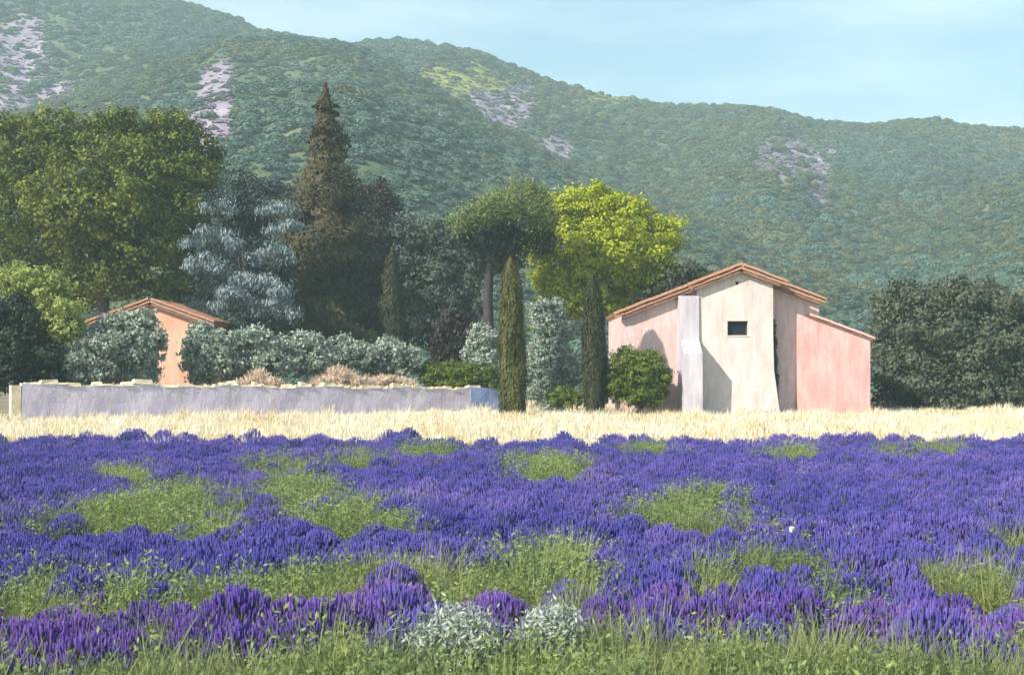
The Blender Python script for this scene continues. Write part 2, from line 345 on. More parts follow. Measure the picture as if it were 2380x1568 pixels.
ROCK = {'far_ridge': [(45,130,58,95), (140,232,60,34), (20,235,60,40), (1140,262,72,48), (1190,225,40,20), (1850,372,85,34), (1905,430,26,50), (1290,360,36,38), (1180,425,60,30)],
        'near_hill': [(490,275,52,62), (505,205,26,50), (470,310,30,22)], 'right_spur': []}
MEAD = {'far_ridge': [(1070,185,95,30), (1430,225,90,12)], 'near_hill': [], 'right_spur': [(1870,548,70,14), (1980,556,75,13), (2070,545,50,14)]}
def emask(lst, u, y, nx, ny):
    m = np.zeros_like(u)
    for (cx, cy, rx, ry) in lst:
        q = ((u-cx+nx)/rx)**2+((y-cy+ny)/ry)**2
        m = np.maximum(m, np.clip(1.6-.8*q, 0, 1))
    return m
HILLS = {
 'far_ridge': dict(dc=640, d0=260, db=220, seed=5, amp=0.10, crest=[(-600,-70),(0,-28),(350,2),(480,22),(560,54),(600,77),(700,92),(800,103),(950,104),(1110,119),(1180,152),(1250,183),(1330,208),(1500,240),(1570,252),(1680,248),(1800,253),(1900,283),(2020,293),(2150,283),(2350,303),(2900,340)]),
 'near_hill': dict(dc=470, d0=140, db=130, seed=21, amp=0.12, crest=[(-600,420),(-200,330),(100,250),(300,190),(430,140),(520,100),(580,88),(700,88),(790,97),(830,106),(950,168),(1050,232),(1160,304),(1300,372),(1500,450),(1750,530),(2000,590),(2300,640),(2900,720)]),
 'right_spur': dict(dc=500, d0=150, db=150, seed=41, amp=0.12, crest=[(900,800),(1300,720),(1600,640),(1800,585),(1900,566),(2000,560),(2090,545),(2200,490),(2330,425),(2500,370),(2900,300)]),
}
def hill_z(h, u, d):
    cu = np.array([c[0] for c in h['crest']]); cy = np.array([c[1] for c in h['crest']], float)
    zc = EYE+(HY-np.interp(u, cu, cy))/F*h['dc']
    t = np.clip((d-h['d0'])/(h['dc']-h['d0']), 0, 1)
    p = 0.55*t+0.45*t*t*(3-2*t)
    p = np.where(d > h['dc'], 1-((d-h['dc'])/h['db'])**2*0.6, p)
    x = (u-CX)/F*d
    g = fbm(x/h['dc']*7+3, d/h['dc']*3.5, h['seed'], 5)-0.5
    w = np.clip(t*(1-t)*4, 0, 1)
    z = zc*(p+g*h['amp']*2.6*w+(fbm(x/26, d/26, h['seed']+4, 3)-0.5)*0.03*t)
    return z-1.5*(1-t)
HILLPTS = {}
for nm, h in HILLS.items():
    u = np.linspace(h['crest'][0][0], h['crest'][-1][0], 420); d = np.concatenate([np.linspace(h['d0'], h['dc'], 140), np.linspace(h['dc'], h['dc']+h['db'], 24)[1:]])
    U, D = np.meshgrid(u, d); Zh = hill_z(h, U, D)
    yp = HY-(Zh-EYE)/D*F; nx = (fbm(U/30, yp/30, 8)-0.5)*70; ny = (fbm(U/25+40, yp/25, 9)-0.5)*50
    rk = emask(ROCK[nm], U, yp, nx, ny); md = emask(MEAD[nm], U, yp, nx, ny)
    grid_obj(nm, (U-CX)/F*D, D, Zh, M['hill'], {'rock': rk, 'meadow': md})

# ------------------------------------------------------------------ scattering of things nobody could count
def scatter(name, pts, scale, rotz, tid, templates, label, cat):
    me = bpy.data.meshes.new(name); n = len(pts); me.vertices.add(n); me.vertices.foreach_set('co', np.asarray(pts, np.float32).ravel())
    a = me.attributes.new('scl', 'FLOAT_VECTOR', 'POINT'); a.data.foreach_set('vector', np.asarray(scale, np.float32).ravel())
    rz = np.zeros((n, 3), np.float32); rz[:, 2] = rotz; a = me.attributes.new('rot', 'FLOAT_VECTOR', 'POINT'); a.data.foreach_set('vector', rz.ravel())
    a = me.attributes.new('tid', 'INT', 'POINT'); a.data.foreach_set('value', np.asarray(tid, np.int32))
    me.update(); o = bpy.data.objects.new(name, me); C.objects.link(o); tag(o, label, cat, kind='stuff')
    ng = bpy.data.node_groups.new(name+'_scatter', 'GeometryNodeTree')
    ng.interface.new_socket('Geometry', in_out='INPUT', socket_type='NodeSocketGeometry'); ng.interface.new_socket('Geometry', in_out='OUTPUT', socket_type='NodeSocketGeometry')
    gi = ng.nodes.new('NodeGroupInput'); go = ng.nodes.new('NodeGroupOutput'); jo = ng.nodes.new('GeometryNodeJoinGeometry')
    def attr(nm, ty):
        k = ng.nodes.new('GeometryNodeInputNamedAttribute'); k.data_type = ty; k.inputs[0].default_value = nm; return k.outputs[0]
    s_, r_, t_ = attr('scl', 'FLOAT_VECTOR'), attr('rot', 'FLOAT_VECTOR'), attr('tid', 'INT')
    for k, tp in enumerate(templates):
        cp = ng.nodes.new('FunctionNodeCompare'); cp.data_type = 'INT'; cp.operation = 'EQUAL'; ng.links.new(t_, cp.inputs[2]); cp.inputs[3].default_value = k
        oi = ng.nodes.new('GeometryNodeObjectInfo'); oi.inputs['Object'].default_value = tp
        ip = ng.nodes.new('GeometryNodeInstanceOnPoints')
        ng.links.new(gi.outputs[0], ip.inputs['Points']); ng.links.new(cp.outputs[0], ip.inputs['Selection']); ng.links.new(oi.outputs['Geometry'], ip.inputs['Instance'])
        ng.links.new(r_, ip.inputs['Rotation']); ng.links.new(s_, ip.inputs['Scale']); ng.links.new(ip.outputs[0], jo.inputs[0])
    ng.links.new(jo.outputs[0], go.inputs[0])
    md = o.modifiers.new('scatter', 'NODES'); md.node_group = ng
    return o
def template(name, me): return bpy.data.objects.new(name, me)
def hill_template(seed, mat, tall=1.0):
    r = np.random.default_rng(seed); n = 480
    dr = nrm(r.normal(size=(n, 3))); dr[:, 2] = np.abs(dr[:, 2])*0.95-0.1
    lob = 0.78+0.5*(fbm(np.arctan2(dr[:, 1], dr[:, 0])*1.4+5, dr[:, 2]*2.2+seed, seed, 2)-0.3)
    c = dr*lob[:, None]*r.uniform(0.75, 1.05, n)[:, None]; c[:, 2] = (c[:, 2]*0.72+0.22)*tall
    me = quad_mesh('hill_tree_shape', leaf_quads(c, nrm(dr*.55+np.array((0, -.15, .8))), 0.34, 0.7, 0.72, r=r), {'v': r.random(n)}); me.materials.append(M[mat]); return template('hill_tree_shape', me)
M['lilac'] = leaf_mat('lilac_heath', [(.20,.155,.21), (.30,.235,.31), (.42,.35,.42)], 0.2, True)
M['yellowscrub'] = leaf_mat('yellow_broom', [(.17,.19,.05), (.26,.27,.07), (.36,.35,.10)], 0.2, True)
HT = [hill_template(1, 'hilltree'), hill_template(2, 'hilltree', 1.2), hill_template(3, 'hilltree2'), hill_template(4, 'hilltree2', 0.8), hill_template(5, 'lilac', .8), hill_template(6, 'yellowscrub', .7)]
def hill_wood(nm, n, s0, s1, label, obj_name):
    h = HILLS[nm]; u = rng.uniform(h['crest'][0][0], h['crest'][-1][0], n*3); q = rng.random(n*3)
    d = np.sqrt(h['d0']**2+q*((h['dc']+40)**2-h['d0']**2)); z = hill_z(h, u, d); yp = HY-(z-EYE)/d*F
    nx = (fbm(u/30, yp/30, 8)-0.5)*70; ny = (fbm(u/25+40, yp/25, 9)-0.5)*50
    rk = emask(ROCK[nm], u, yp, nx*1.4, ny*1.4); md = emask(MEAD[nm], u, yp, nx, ny)
    dn = fbm((u-CX)/F*d/45, d/45, h['seed']+70, 3)
    keep = rng.random(n*3) < 0.35+1.1*dn
    idx = np.nonzero(keep)[0][:n]; u, d, z, dn, rk, md = u[idx], d[idx], z[idx], dn[idx], rk[idx], md[idx]; m = len(u)
    olive = fbm((u-CX)/F*d/70+9, d/70, h['seed']+31, 4)*1.15-.06+(0.12 if nm == 'far_ridge' else 0)*np.clip((u-800)/400, -1, 1)
    tid = np.where(rng.random(m) < np.clip((olive-0.38)*3.2, 0.05, 0.9), 2, 0)+(rng.random(m) < 0.5)
    tid = np.where(rng.random(m) < rk*.88, 4, np.where(rng.random(m) < md*.9, 5, tid))
    s = rng.uniform(s0, s1, m)*rng.choice([0.5, 0.8, 1, 1.5], m)*np.where(tid > 3, .62, 1); sc3 = np.stack([s, s, s*rng.uniform(0.75, 1.25, m)], 1)
    scatter(obj_name, np.stack([(u-CX)/F*d, d, z-0.2*s], 1), sc3, rng.uniform(0, 6.28, m), tid, HT, label, 'woodland')
hill_wood('far_ridge', 46000, 1.0, 2.3, 'hazy blue-green scrub woodland covering the far ridge', 'ridge_woodland')
hill_wood('near_hill', 30000, 0.8, 1.9, 'teal-green scrub woodland on the rounded left hill', 'hill_woodland')
hill_wood('right_spur', 22000, 0.8, 1.9, 'grey-green scrub woodland on the slope behind the barn', 'spur_woodland')

# ------------------------------------------------------------------ buildings
def tile_mesh(r0=.145, r1=.12, L=.48, th=.022, seg=6):
    v = []; f = []
    for x, r in ((0, r0), (L, r1)):
        for rr in (r, r-th):
            for k in range(seg+1):
                a = math.pi*k/seg; v.append((x, math.cos(a)*rr, math.sin(a)*rr))
    n = seg+1
    for k in range(seg):
        f += [(k, k+1, 2*n+k+1, 2*n+k), (n+k+1, n+k, 3*n+k, 3*n+k+1), (k, n+k, n+k+1, k+1), (2*n+k, 2*n+k+1, 3*n+k+1, 3*n+k)]
    f += [(0, 2*n, 3*n, n), (n-1, 2*n-1, 4*n-1, 3*n-1)]
    me = bpy.data.meshes.new('roof_tile'); me.from_pydata(v, [], f); me.update(); return me
def slope_roof(root, xp, zp, xe, ze, y0, y1, mat, shared, rname='roof', courses=2, thick=.32):
    """one roof slope: slab, tile field and single verge tiles along its front edge"""
    sg = 1 if xe > xp else -1; L = math.hypot(xe-xp, ze-zp); ca, sa = abs(xe-xp)/L, (zp-ze)/L
    def pt(t, h, y): return (xp+sg*(t*ca+h*sa), y, zp-t*sa+h*ca)
    mb = MB(); v = [pt(0, -thick, y0), pt(L, -thick, y0), pt(L, -.02, y0), pt(0, -.02, y0)]
    w = [(a, y1, c) for a, _, c in v]; mb.add(v+w, [(0,1,2,3), (7,6,5,4), (0,4,5,1), (1,5,6,2), (2,6,7,3), (3,7,4,0)])
    rf = mb.build(rname, M['verge'], root)
    mb = MB(); seg = 5; y = y0+.30
    while y < y1-.05:
        t = 0.0
        while t < L-.1:
            t1 = min(t+.44, L+.06); hh = .012*math.sin(t*9+y*7)
            a = [pt(t, math.sin(math.pi*k/seg)*.10+hh, y+math.cos(math.pi*k/seg)*.10) for k in range(seg+1)]
            b = [pt(t1, math.sin(math.pi*k/seg)*.125+hh+.012, y+math.cos(math.pi*k/seg)*.125) for k in range(seg+1)]
            mb.add(a+b, [(k, k+1, seg+2+k, seg+1+k) for k in range(seg)]); t += .40
        y += .235
    tf = mb.build('tile_rows', mat, rf, True); tf['kind'] = 'stuff'
    ang = math.atan2(sa, ca)
    for cz, cy in (((.02, .13), (-.17, .17)) if courses == 2 else ((.02, .13),)):
        t = 0.06
        while t < L-.1:
            o = bpy.data.objects.new('roof_tile', shared); C.objects.link(o); o.parent = rf
            p = Vector(pt(t, cz+rng.uniform(-.012, .012), y0+cy-.10+rng.uniform(-.02, .02)))
            o.location = p-wloc(rf)
            o.rotation_euler = (rng.uniform(-.05, .05), ang+rng.uniform(-.02, .02), 0) if sg > 0 else (rng.uniform(-.05, .05), ang+rng.uniform(-.02, .02), math.pi)
            t += .40
    return rf
TILE = tile_mesh(); TILE.materials.append(M['tile'])
TILEP = tile_mesh(); TILEP.materials.append(M['tilepink'])

def barn():
    root = empty('barn', (12.0, 77, 0), 'pink and cream plastered barn with gable roof and small dark window at the field edge', 'barn')
    xl, xr, xp, zp = 5.77, 16.2, 11.85, 7.62
    SL, SR = .385, .375
    zt = lambda x: zp-(xp-x)*SL if x < xp else zp-(x-xp)*SR
    mb = MB(); mb.prism([(xl, -.2), (xr, -.2), (xr, zt(xr)), (xp, zt(xp)), (xl, zt(xl))], 74.2, 84); w = mb.build('wall', M['palepink'], root); w['label'] = 'pink plastered main wall'
    # cream block standing forward, foot flared to the right
    yf, yb = 73.0, 74.22
    cols = [9.7, 11.18, xp, 12.24, 13.55]; rows = [-.2, 1.0, 2.4, 4.2, 4.95]
    fl = {0: .36, 1: .22, 2: .05, 3: 0, 4: 0, 5: 0}
    v = []; idx = {}
    for j in range(6):
        for i in range(5):
            z = rows[j] if j < 5 else zt(cols[i])-.02
            x = cols[i]+(fl[j] if i == 4 else 0); y = yf-(.18*max(0, 1-z/2.4) if j < 3 else 0)
            idx[(i, j)] = len(v); v.append((x, y, z))
    f = []
    for j in range(5):
        for i in range(4):
            if j == 3 and i in (1, 2): continue
            f.append((idx[i, j], idx[i+1, j], idx[i+1, j+1], idx[i, j+1]))
    nb = len(v)
    for j in range(6):
        for i in (0, 4): idx[(i, j, 'b')] = len(v); p = v[idx[i, j]]; v.append((p[0], yb, p[2]))
    for j in range(5):
        f.append((idx[0, j, 'b'], idx[0, j], idx[0, j+1], idx[0, j+1, 'b'])); f.append((idx[4, j], idx[4, j, 'b'], idx[4, j+1, 'b'], idx[4, j+1]))
    # window reveal
    a = [idx[1, 3], idx[2, 3], idx[3, 3], idx[3, 4], idx[2, 4], idx[1, 4]]; k0 = len(v)
    for q in a: p = v[q]; v.append((p[0], p[1]+.32, p[2]))
    for k in range(6): f.append((a[k], k0+k, k0+(k+1) % 6, a[(k+1) % 6]))
    mb = MB(); mb.add(v, f); fc = mb.build('front_block', M['cream'], root); fc['label'] = 'cream plastered block standing forward under the gable'
    wd = MB(); wd.box(11.17, 12.25, 73.28, 73.33, 4.19, 4.96); win = wd.build('window', M['glass'], root); win['label'] = 'small dark square window'
    fr = MB()
    fr.box(11.18, 11.25, 73.22, 73.279, 4.2, 4.95); fr.box(12.17, 12.24, 73.22, 73.279, 4.2, 4.95); fr.box(11.25, 12.17, 73.22, 73.279, 4.2, 4.26); fr.box(11.25, 12.17, 73.22, 73.279, 4.89, 4.95)
    fr.build('frame', M['rafter'], win)
    sl = MB(); sl.box(11.12, 12.30, 72.965, 73.25, 4.13, 4.197); sl.build('sill', M['cream'], win)
    vt = MB(); vt.tube([(11.67, 72.97, 6.92), (11.67, 73.02, 6.92)], [.08, .08], 10); vt.build('vent', M['glass'], root)
    # grey buttress, thin above and deep below, with a sloping shoulder
    bt = MB()
    pr = [(74.21, -.2), (71.45, -.2), (71.55, 3.25), (72.86, 3.95), (72.90, zt(9.2)-.35), (74.21, zt(9.2)-.3)]
    n = len(pr); vv = [(8.72, y, z) for y, z in pr]+[(9.69, y, z) for y, z in pr]
    bt.add(vv, [tuple(range(n)), tuple(range(2*n-1, n-1, -1))]+[(i, i+n, (i+1) % n+n, (i+1) % n) for i in range(n)])
    bt.build('buttress', M['greyplaster'], root)
    # right lean-to
    wg = MB(); wg.prism([(15.0, -.2), (18.85, -.2), (18.85, 4.0), (15.7, 5.17), (15.0, 5.22)], 74.02, 82); wg.build('side_wing', M['pink'], root)
    slope_roof(root, xp, zp+.17, 5.70, zp+.17-(xp-5.70)*SL, 73.8, 84.3, M['tile'], TILE)
    slope_roof(root, xp, zp+.17, 16.28, zp+.17-(16.28-xp)*SR, 73.8, 84.3, M['tile'], TILE)
    slope_roof(root, xp, zp+.185, 9.3, zp+.185-(xp-9.3)*SL, 72.62, 73.79, M['tile'], TILE, 'gable_roof')
    slope_roof(root, xp, zp+.185, 13.95, zp+.185-(13.95-xp)*SR, 72.62, 73.79, M['tile'], TILE, 'gable_roof')
    slope_roof(root, 15.55, 5.30, 19.0, 5.30-3.45*.37, 73.93, 82.2, M['tilepink'], TILEP, 'wing_roof', 1, .10)
    rd = MB(); y = 72.6
    while y < 84.2:
        rd.tube([(xp, y, zp+.20), (xp, y+.46, zp+.225)], [.16, .135], 10); y += .42
    o = rd.build('ridge_tiles', M['tile'], root); o['kind'] = 'stuff'
barn()

def cottage():
    d = 86.0; s = d/F; X_ = lambda x: (x-CX)*s; Z_ = lambda y: EYE+(HY-y)*s
    xl, xr, xp, zp = X_(236), X_(468), X_(352), Z_(703)
    root = empty('cottage', (xp, d+3, 0), 'small peach plastered cottage with low tiled gable half hidden by olive bushes', 'cottage')
    sl = .36; zt = lambda x: zp-abs(x-xp)*sl
    mb = MB(); mb.prism([(xl, -.2), (xr, -.2), (xr, zt(xr)), (xp, zp), (xl, zt(xl))], d, d+7); mb.build('wall', M['peach'], root)
    slope_roof(root, xp, zp+.16, xr+.55, zp+.16-(xr+.55-xp)*sl, d-.4, d+7.3, M['tile'], TILE)
    slope_roof(root, xp, zp+.16, xl-.55, zp+.16-(xp-xl+.55)*sl, d-.4, d+7.3, M['tile'], TILE)
cottage()

# garden wall turned from the sun, shade also in its mauve plaster, loose coping
def garden_wall():
    A = np.array(((22-CX)/F*65, 65, 0)); B = np.array(((1172-CX)/F*79, 79, 0)); L = np.linalg.norm(B-A); u = (B-A)/L; n = np.array((u[1], -u[0], 0))
    root = empty('garden_wall', A, 'long low plastered wall toned mauve for shade, with cream coping stones behind the dry grass', 'wall')
    hA, hB = 1.78, 1.36
    hz = lambda t: hA+(hB-hA)*t/L+.05*math.sin(t*1.3)+.04*math.sin(t*3.1+1)
    def strip(t0, t1, th, mb):
        N = max(2, int((t1-t0)/.5)); v = []; f = []
        for i in range(N+1):
            t = t0+(t1-t0)*i/N; w = .03*math.sin(t*2.1)
            for off, z in ((th+.03, -.2), (th+w, hz(t)*.5), (th, hz(t)), (-th, hz(t)), (-th, -.2)): v.append(A+u*t+n*off+np.array((0, 0, z)))
        for i in range(N):
            for k in range(4): f.append((i*5+k, (i+1)*5+k, (i+1)*5+k+1, i*5+k+1))
        f += [(0, 1, 2, 3, 4), tuple(N*5+k for k in (4, 3, 2, 1, 0))]
        mb.add(v, f)
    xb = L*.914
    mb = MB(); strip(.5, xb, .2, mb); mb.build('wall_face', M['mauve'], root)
    mb = MB(); strip(xb+.003, L, .215, mb); o = mb.build('end_section', M['blueend'], root); o['label'] = 'blue last section of the wall'  # last stretch of the wall in a bluer colour
    mb = MB()
    for z0, z1, r in ((-.2, 1.72, .22),):
        v = [A+u*(.25+a*r)+n*(b*r)+np.array((0, 0, z)) for z in (z0, z1) for a, b in ((-1, -1), (1, -1), (1, 1), (-1, 1))]
        mb.add(v, [(3, 2, 1, 0), (4, 5, 6, 7), (0, 1, 5, 4), (1, 2, 6, 5), (2, 3, 7, 6), (3, 0, 4, 7)])
    mb.build('sunlit_end_block', M['coping'], root)  # cream block added to stand for the wall's sunlit end face
    shapes = []
    for k in range(5):
        r = np.random.default_rng(k+60); v = np.array([(x, y, z) for z in (0, 1) for x, y in ((-.5, -.5), (.5, -.5), (.5, .5), (-.5, .5))], float)
        v[4:, :2] *= r.uniform(.72, .92); v[4:, 2] += r.uniform(-.35, .35, 4); v += r.uniform(-.05, .05, v.shape); v[:4, 2] = 0
        me = bpy.data.meshes.new('coping_stone'); me.from_pydata(v.tolist(), [], [(3, 2, 1, 0), (4, 5, 6, 7), (0, 1, 5, 4), (1, 2, 6, 5), (2, 3, 7, 6), (3, 0, 4, 7)]); me.materials.append(M['coping']); me.update(); shapes.append(me)
    t = .62
    while t < xb-.1:
        w = rng.choice([.28, .42, .6, .85])*rng.uniform(.85, 1.15); o = bpy.data.objects.new('coping_stone', shapes[rng.integers(5)]); C.objects.link(o); o.parent = root
        p = A+u*(t+w/2)+np.array((0, 0, hz(t+w/2)-.03)); o.location = Vector(p)-wloc(root)
        o.rotation_euler = (rng.uniform(-.05, .05), rng.uniform(-.06, .06), math.atan2(u[1], u[0])+rng.uniform(-.06, .06)); o.scale = (w*1.02, rng.uniform(.40, .54), rng.choice([.07, .10, .13, .17])*rng.uniform(.8, 1.2)); t += w
    return A, u, n, hz
WA, WU, WN, WH = garden_wall()
def wall_d(px):                                     # distance of the garden wall along a picture column
    k = (px-CX)/F; t = (k*WA[1]-WA[0])/(WU[0]-k*WU[1]); return WA[1]+WU[1]*t

# ------------------------------------------------------------------ trees behind the wall
tree('oak_tree', 'huge round dark oak with olive-green top on the far left', 'tree', 98, 235, [
    (60,420,105,130,0), (120,330,95,70,-1), (260,305,85,50,-2), (380,320,95,55,-1), (445,400,75,85,0), (300,420,130,95,-4,.8), (180,480,120,110,-5,.8), (400,520,100,110,-2), (40,560,95,120,-1), (250,600,140,110,-2), (370,640,110,80,-1), (110,660,110,80,0), (300,470,50,55,-6.5), (20,330,60,60,0)],
    'oak', leaf=.27, clump=.95, per=26, dens=.95, trunk=.6)
shrub('poplar_shrub', 'pale lime-green leafy shrub over the left end of the wall', 'shrub', 70, 110, [
    (95,665,60,42,0), (40,650,50,35,.3), (140,720,48,40,-.3), (150,765,42,30,-.4), (90,740,50,40,0)], 'fresh', leaf=.17, clump=.4, per=24, dens=3.5)
shrub('laurel_bush', 'near-black dense laurel bush at the left edge behind the wall', 'shrub', 69.2, 50, [
    (30,740,60,60,0), (60,820,75,70,-.2), (20,860,70,60,0), (95,860,55,50,-.2), (-30,790,60,80,.2)], 'darkgreen', leaf=.17, clump=.45, per=26, dens=3.5)
# blue cedar
def cedar():
    d = 92; root = empty('blue_cedar', P(575, HY, d)*np.array((1, 1, 0)), 'blue-grey cedar with drooping pale tiers right of the big oak', 'tree')
    LV = Leaves()
    pads = []
    for px, py, hw, hh, dd in ((497,540,56,24,-3), (645,478,40,16,-1.5), (660,522,36,16,-1.5), (632,578,52,24,-3), (475,598,38,24,-2.6), (590,648,76,28,-4), (640,700,46,24,-3), (550,690,50,20,-3.4), (520,470,36,12,-1.6)):
        for q in range(-2, 3):                       # each bough droops and thins towards its ends
            pads.append((px+q*hw*.42+rng.uniform(-6, 6), py+q*q*hh*.24+rng.uniform(-7, 7), hw*.34, hh*rng.uniform(.42, .62), dd+rng.uniform(-1.2, 1.2)))
    fill_lobes(LV, world_lobes(pads, d), .27, .42, 26, 3.4, .3, .6, (.5, -.9), .75, .7)
    LV.build('crown', M['blue'], root)
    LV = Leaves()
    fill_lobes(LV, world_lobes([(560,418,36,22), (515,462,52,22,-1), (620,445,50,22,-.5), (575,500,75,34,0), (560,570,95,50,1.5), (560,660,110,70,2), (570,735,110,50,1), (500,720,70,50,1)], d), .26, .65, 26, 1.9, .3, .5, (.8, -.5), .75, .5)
    LV.build('shaded_crown', M['blueshade'], root)  # dark blue-green boughs; shade between the tiers put into their colour
    trunk_mesh((wloc(root).x, d+.5, -.1), P(565, 415, d+.3), .34, [P(510,480,d), P(640,470,d), P(500,600,d), P(640,620,d)], .1).build('trunk', M['bark'], root, True)
cedar()
def fir():
    d = 100; root = empty('tall_fir', P(760, HY, d)*np.array((1, 1, 0)), 'tallest tree, a ragged brown-green fir with a thin pointed top', 'tree')
    LV = Leaves()
    spindle(LV, d, 757, [(195,1), (225,12), (260,15), (300,30), (330,38), (360,33), (400,48), (440,66), (480,74), (520,84), (580,92), (640,100), (720,108), (800,112)], .42, 26000, .32, .2, 6, .5, .3, 4)
    for k in range(90):                              # layered drooping boughs break the outline
        y = rng.uniform(240, 780); h = np.interp(y, [200, 300, 360, 440, 600, 800], [10, 42, 40, 68, 98, 114]); a = rng.uniform(0, 6.28); s = d/F
        b0 = P(757, y, d); dr = np.array((math.cos(a), math.sin(a), -.12)); L = h*s*rng.uniform(.95, 1.22); t = rng.random(110)
        c = b0+dr*(t*L)[:, None]+rng.normal(size=(110, 3))*np.array((.28, .28, .12))*(1.1-t)[:, None]-np.array((0, 0, .5))*(t**2*L*.25)[:, None]
        LV.put(leaf_quads(c, np.tile(nrm(np.array((dr[0]*.5, dr[1]*.5, .8))), (110, 1)), .36, .3, .6, np.tile(nrm(dr), (110, 1)), .6), rng.random())
    LV.build('crown', M['fir'], root)
    trunk_mesh((wloc(root).x, d, -.1), P(757, 215, d), .42, (), .05).build('trunk', M['bark'], root, True)
fir()
tree('round_oak', 'dark grey-brown round tree just right of the tall fir', 'tree', 108, 885, [(880,480,58,52), (850,540,60,60), (910,560,50,60), (880,620,70,70), (840,660,60,80), (900,720,70,80)], 'brownleaf', leaf=.27, clump=.8, per=24, dens=1.1, trunk=.35)
tree('ash_tree', 'broad grey-green tree behind the wall between fir and umbrella pine', 'tree', 101, 1010, [(960,560,70,55), (1040,560,60,50), (1085,610,42,70), (1000,640,90,80), (930,660,60,80), (1060,700,60,80), (980,740,90,70), (860,640,50,70,1)], 'grey', leaf=.25, clump=.75, per=24, dens=1.3, trunk=.35)
def cypress(name, label, d, x, prof, mat, n, dx=0, seed=0, leaf=.26):
    root = empty(name, P(x, HY, d)*np.array((1, 1, 0)), label, 'cypress', 'narrow cypresses')
    LV = Leaves(); spindle(LV, d, x, prof, leaf, n, .3, .07, dx, .16, .9, seed); LV.build('crown', M[mat], root)
    trunk_mesh((wloc(root).x, d, -.1), P(x, prof[0][0]+20, d), .13, (), .02).build('trunk', M['bark'], root, True)
cypress('cypress_tree', 'narrow dark olive cypress in front of the grey-green tree behind the wall', 93, 912, [(575,2), (600,14), (640,22), (700,27), (780,29), (850,26)], 'cypdark', 6500, 0, 3)
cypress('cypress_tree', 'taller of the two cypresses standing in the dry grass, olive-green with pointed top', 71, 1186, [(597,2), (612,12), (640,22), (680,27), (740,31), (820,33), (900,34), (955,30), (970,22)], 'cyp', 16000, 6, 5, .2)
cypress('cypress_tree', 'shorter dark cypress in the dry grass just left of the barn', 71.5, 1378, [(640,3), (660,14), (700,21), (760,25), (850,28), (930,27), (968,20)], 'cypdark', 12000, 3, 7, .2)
def stone_pine():
    d = 90; root = empty('umbrella_pine', P(1140, HY, d)*np.array((1, 1, 0)), 'umbrella pine with flat green crown and pale mauve trunk', 'tree')
    LV = Leaves(); fill_lobes(LV, world_lobes([(1120,495,52,26,-2), (1205,468,60,42,-2), (1255,495,40,36,-1.5), (1075,520,36,20,-1), (1160,490,50,30,-1), (1150,475,40,22,-2.5), (1225,450,40,24,-2)], d), .28, .5, 24, 4.0, .2, .45, (.6, .5), .6); LV.build('crown', M['pine'], root)
    LV = Leaves(); fill_lobes(LV, world_lobes([(1130,545,62,38,0), (1205,535,62,40,.5), (1255,560,38,36,.5), (1180,580,50,36,.5), (1120,585,42,30,0), (1160,605,50,24,.3)], d), .28, .55, 24, 3.2, .2, .45, (.6, .4), .6); LV.build('crown_underside', M['pineshade'], root)  # shade under the crown put into a darker needle colour
    mb = MB(); b = P(1136, HY, d)*np.array((1, 1, 0)); mb.tube([b, P(1138, 780, d), P(1134, 700, d), P(1136, 640, d), P(1142, 590, d)], [.40, .33, .30, .28, .24], 12)
    for e in ((1080,520), (1130,510), (1200,500), (1250,520), (1170,540)): mb.tube([P(1138, 640, d), P((1138+e[0])/2, 590, d), P(e[0], e[1]+10, d)], [.24, .16, .06], 7)
    mb.build('trunk', M['bark_mauve'], root, True)
stone_pine()
tree('lime_tree', 'bright yellow-green tree between umbrella pine and barn roof', 'tree', 95, 1400, [(1370,470,80,45), (1300,500,60,50), (1450,500,70,45), (1530,540,55,50), (1330,570,70,60,-1), (1430,580,90,70,-2), (1510,620,70,60,-1), (1280,630,50,50), (1350,680,80,70,-1), (1440,700,60,60), (1290,730,50,60), (1262,560,48,50)],
     'limeleaf', leaf=.25, clump=.75, per=24, dens=1.4, trunk=.4)
tree('holm_oak', 'dark green holm oak showing above the left end of the barn roof', 'tree', 93, 1560, [(1565,650,40,36), (1525,695,46,44), (1590,690,55,40), (1615,640,34,26)], 'holm', leaf=.22, clump=.6, per=24, dens=1.8, trunk=.3)
tree('holm_oak', 'broad dark holm oak on the right beyond the pink wing', 'tree', 82, 2200, [(2125,725,90,76), (2230,700,95,65), (2075,800,45,70), (2320,745,80,75), (2180,800,120,80,-1.5), (2300,830,100,80,-1.5), (2100,850,70,80), (2090,920,55,50), (2200,900,120,60,-2), (2340,905,90,60,-1.5), (2420,800,80,110), (2420,920,70,50)],
     'holmgrey', leaf=.22, clump=.7, per=24, dens=1.7, trunk=.4)
# olive bushes behind the wall
ol = [([(180,845,55,42), (235,815,55,45), (200,870,60,24)], 'grey-green olive bush behind the wall, leftmost of the olive row'),
      ([(290,775,60,46), (330,752,36,30), (332,805,44,56), (280,840,60,45), (250,765,36,26), (318,866,50,30), (240,872,44,22)], 'tallest olive bush of the row, left of the peach cottage wall'),
      ([(490,800,48,36), (510,840,52,42), (464,850,36,40), (458,795,26,24), (448,822,20,32), (470,770,22,18)], 'olive bush just right of the peach cottage wall'),
      ([(590,800,62,42), (625,840,66,40), (565,845,45,38)], 'wide rounded olive bush in the row, third one right of the cottage'),
      ([(705,805,50,34), (735,835,55,38)], 'olive bush in the middle of the row below the tall fir'),
      ([(815,825,58,40), (785,845,45,34)], 'olive bush in the row below the dark round tree'),
      ([(905,825,55,40), (945,840,35,34), (885,850,40,30)], 'rightmost olive bush of the row beside the green bush')]
ol[3] = (ol[3][0], 'wide rounded olive bush, second one right of the cottage wall')
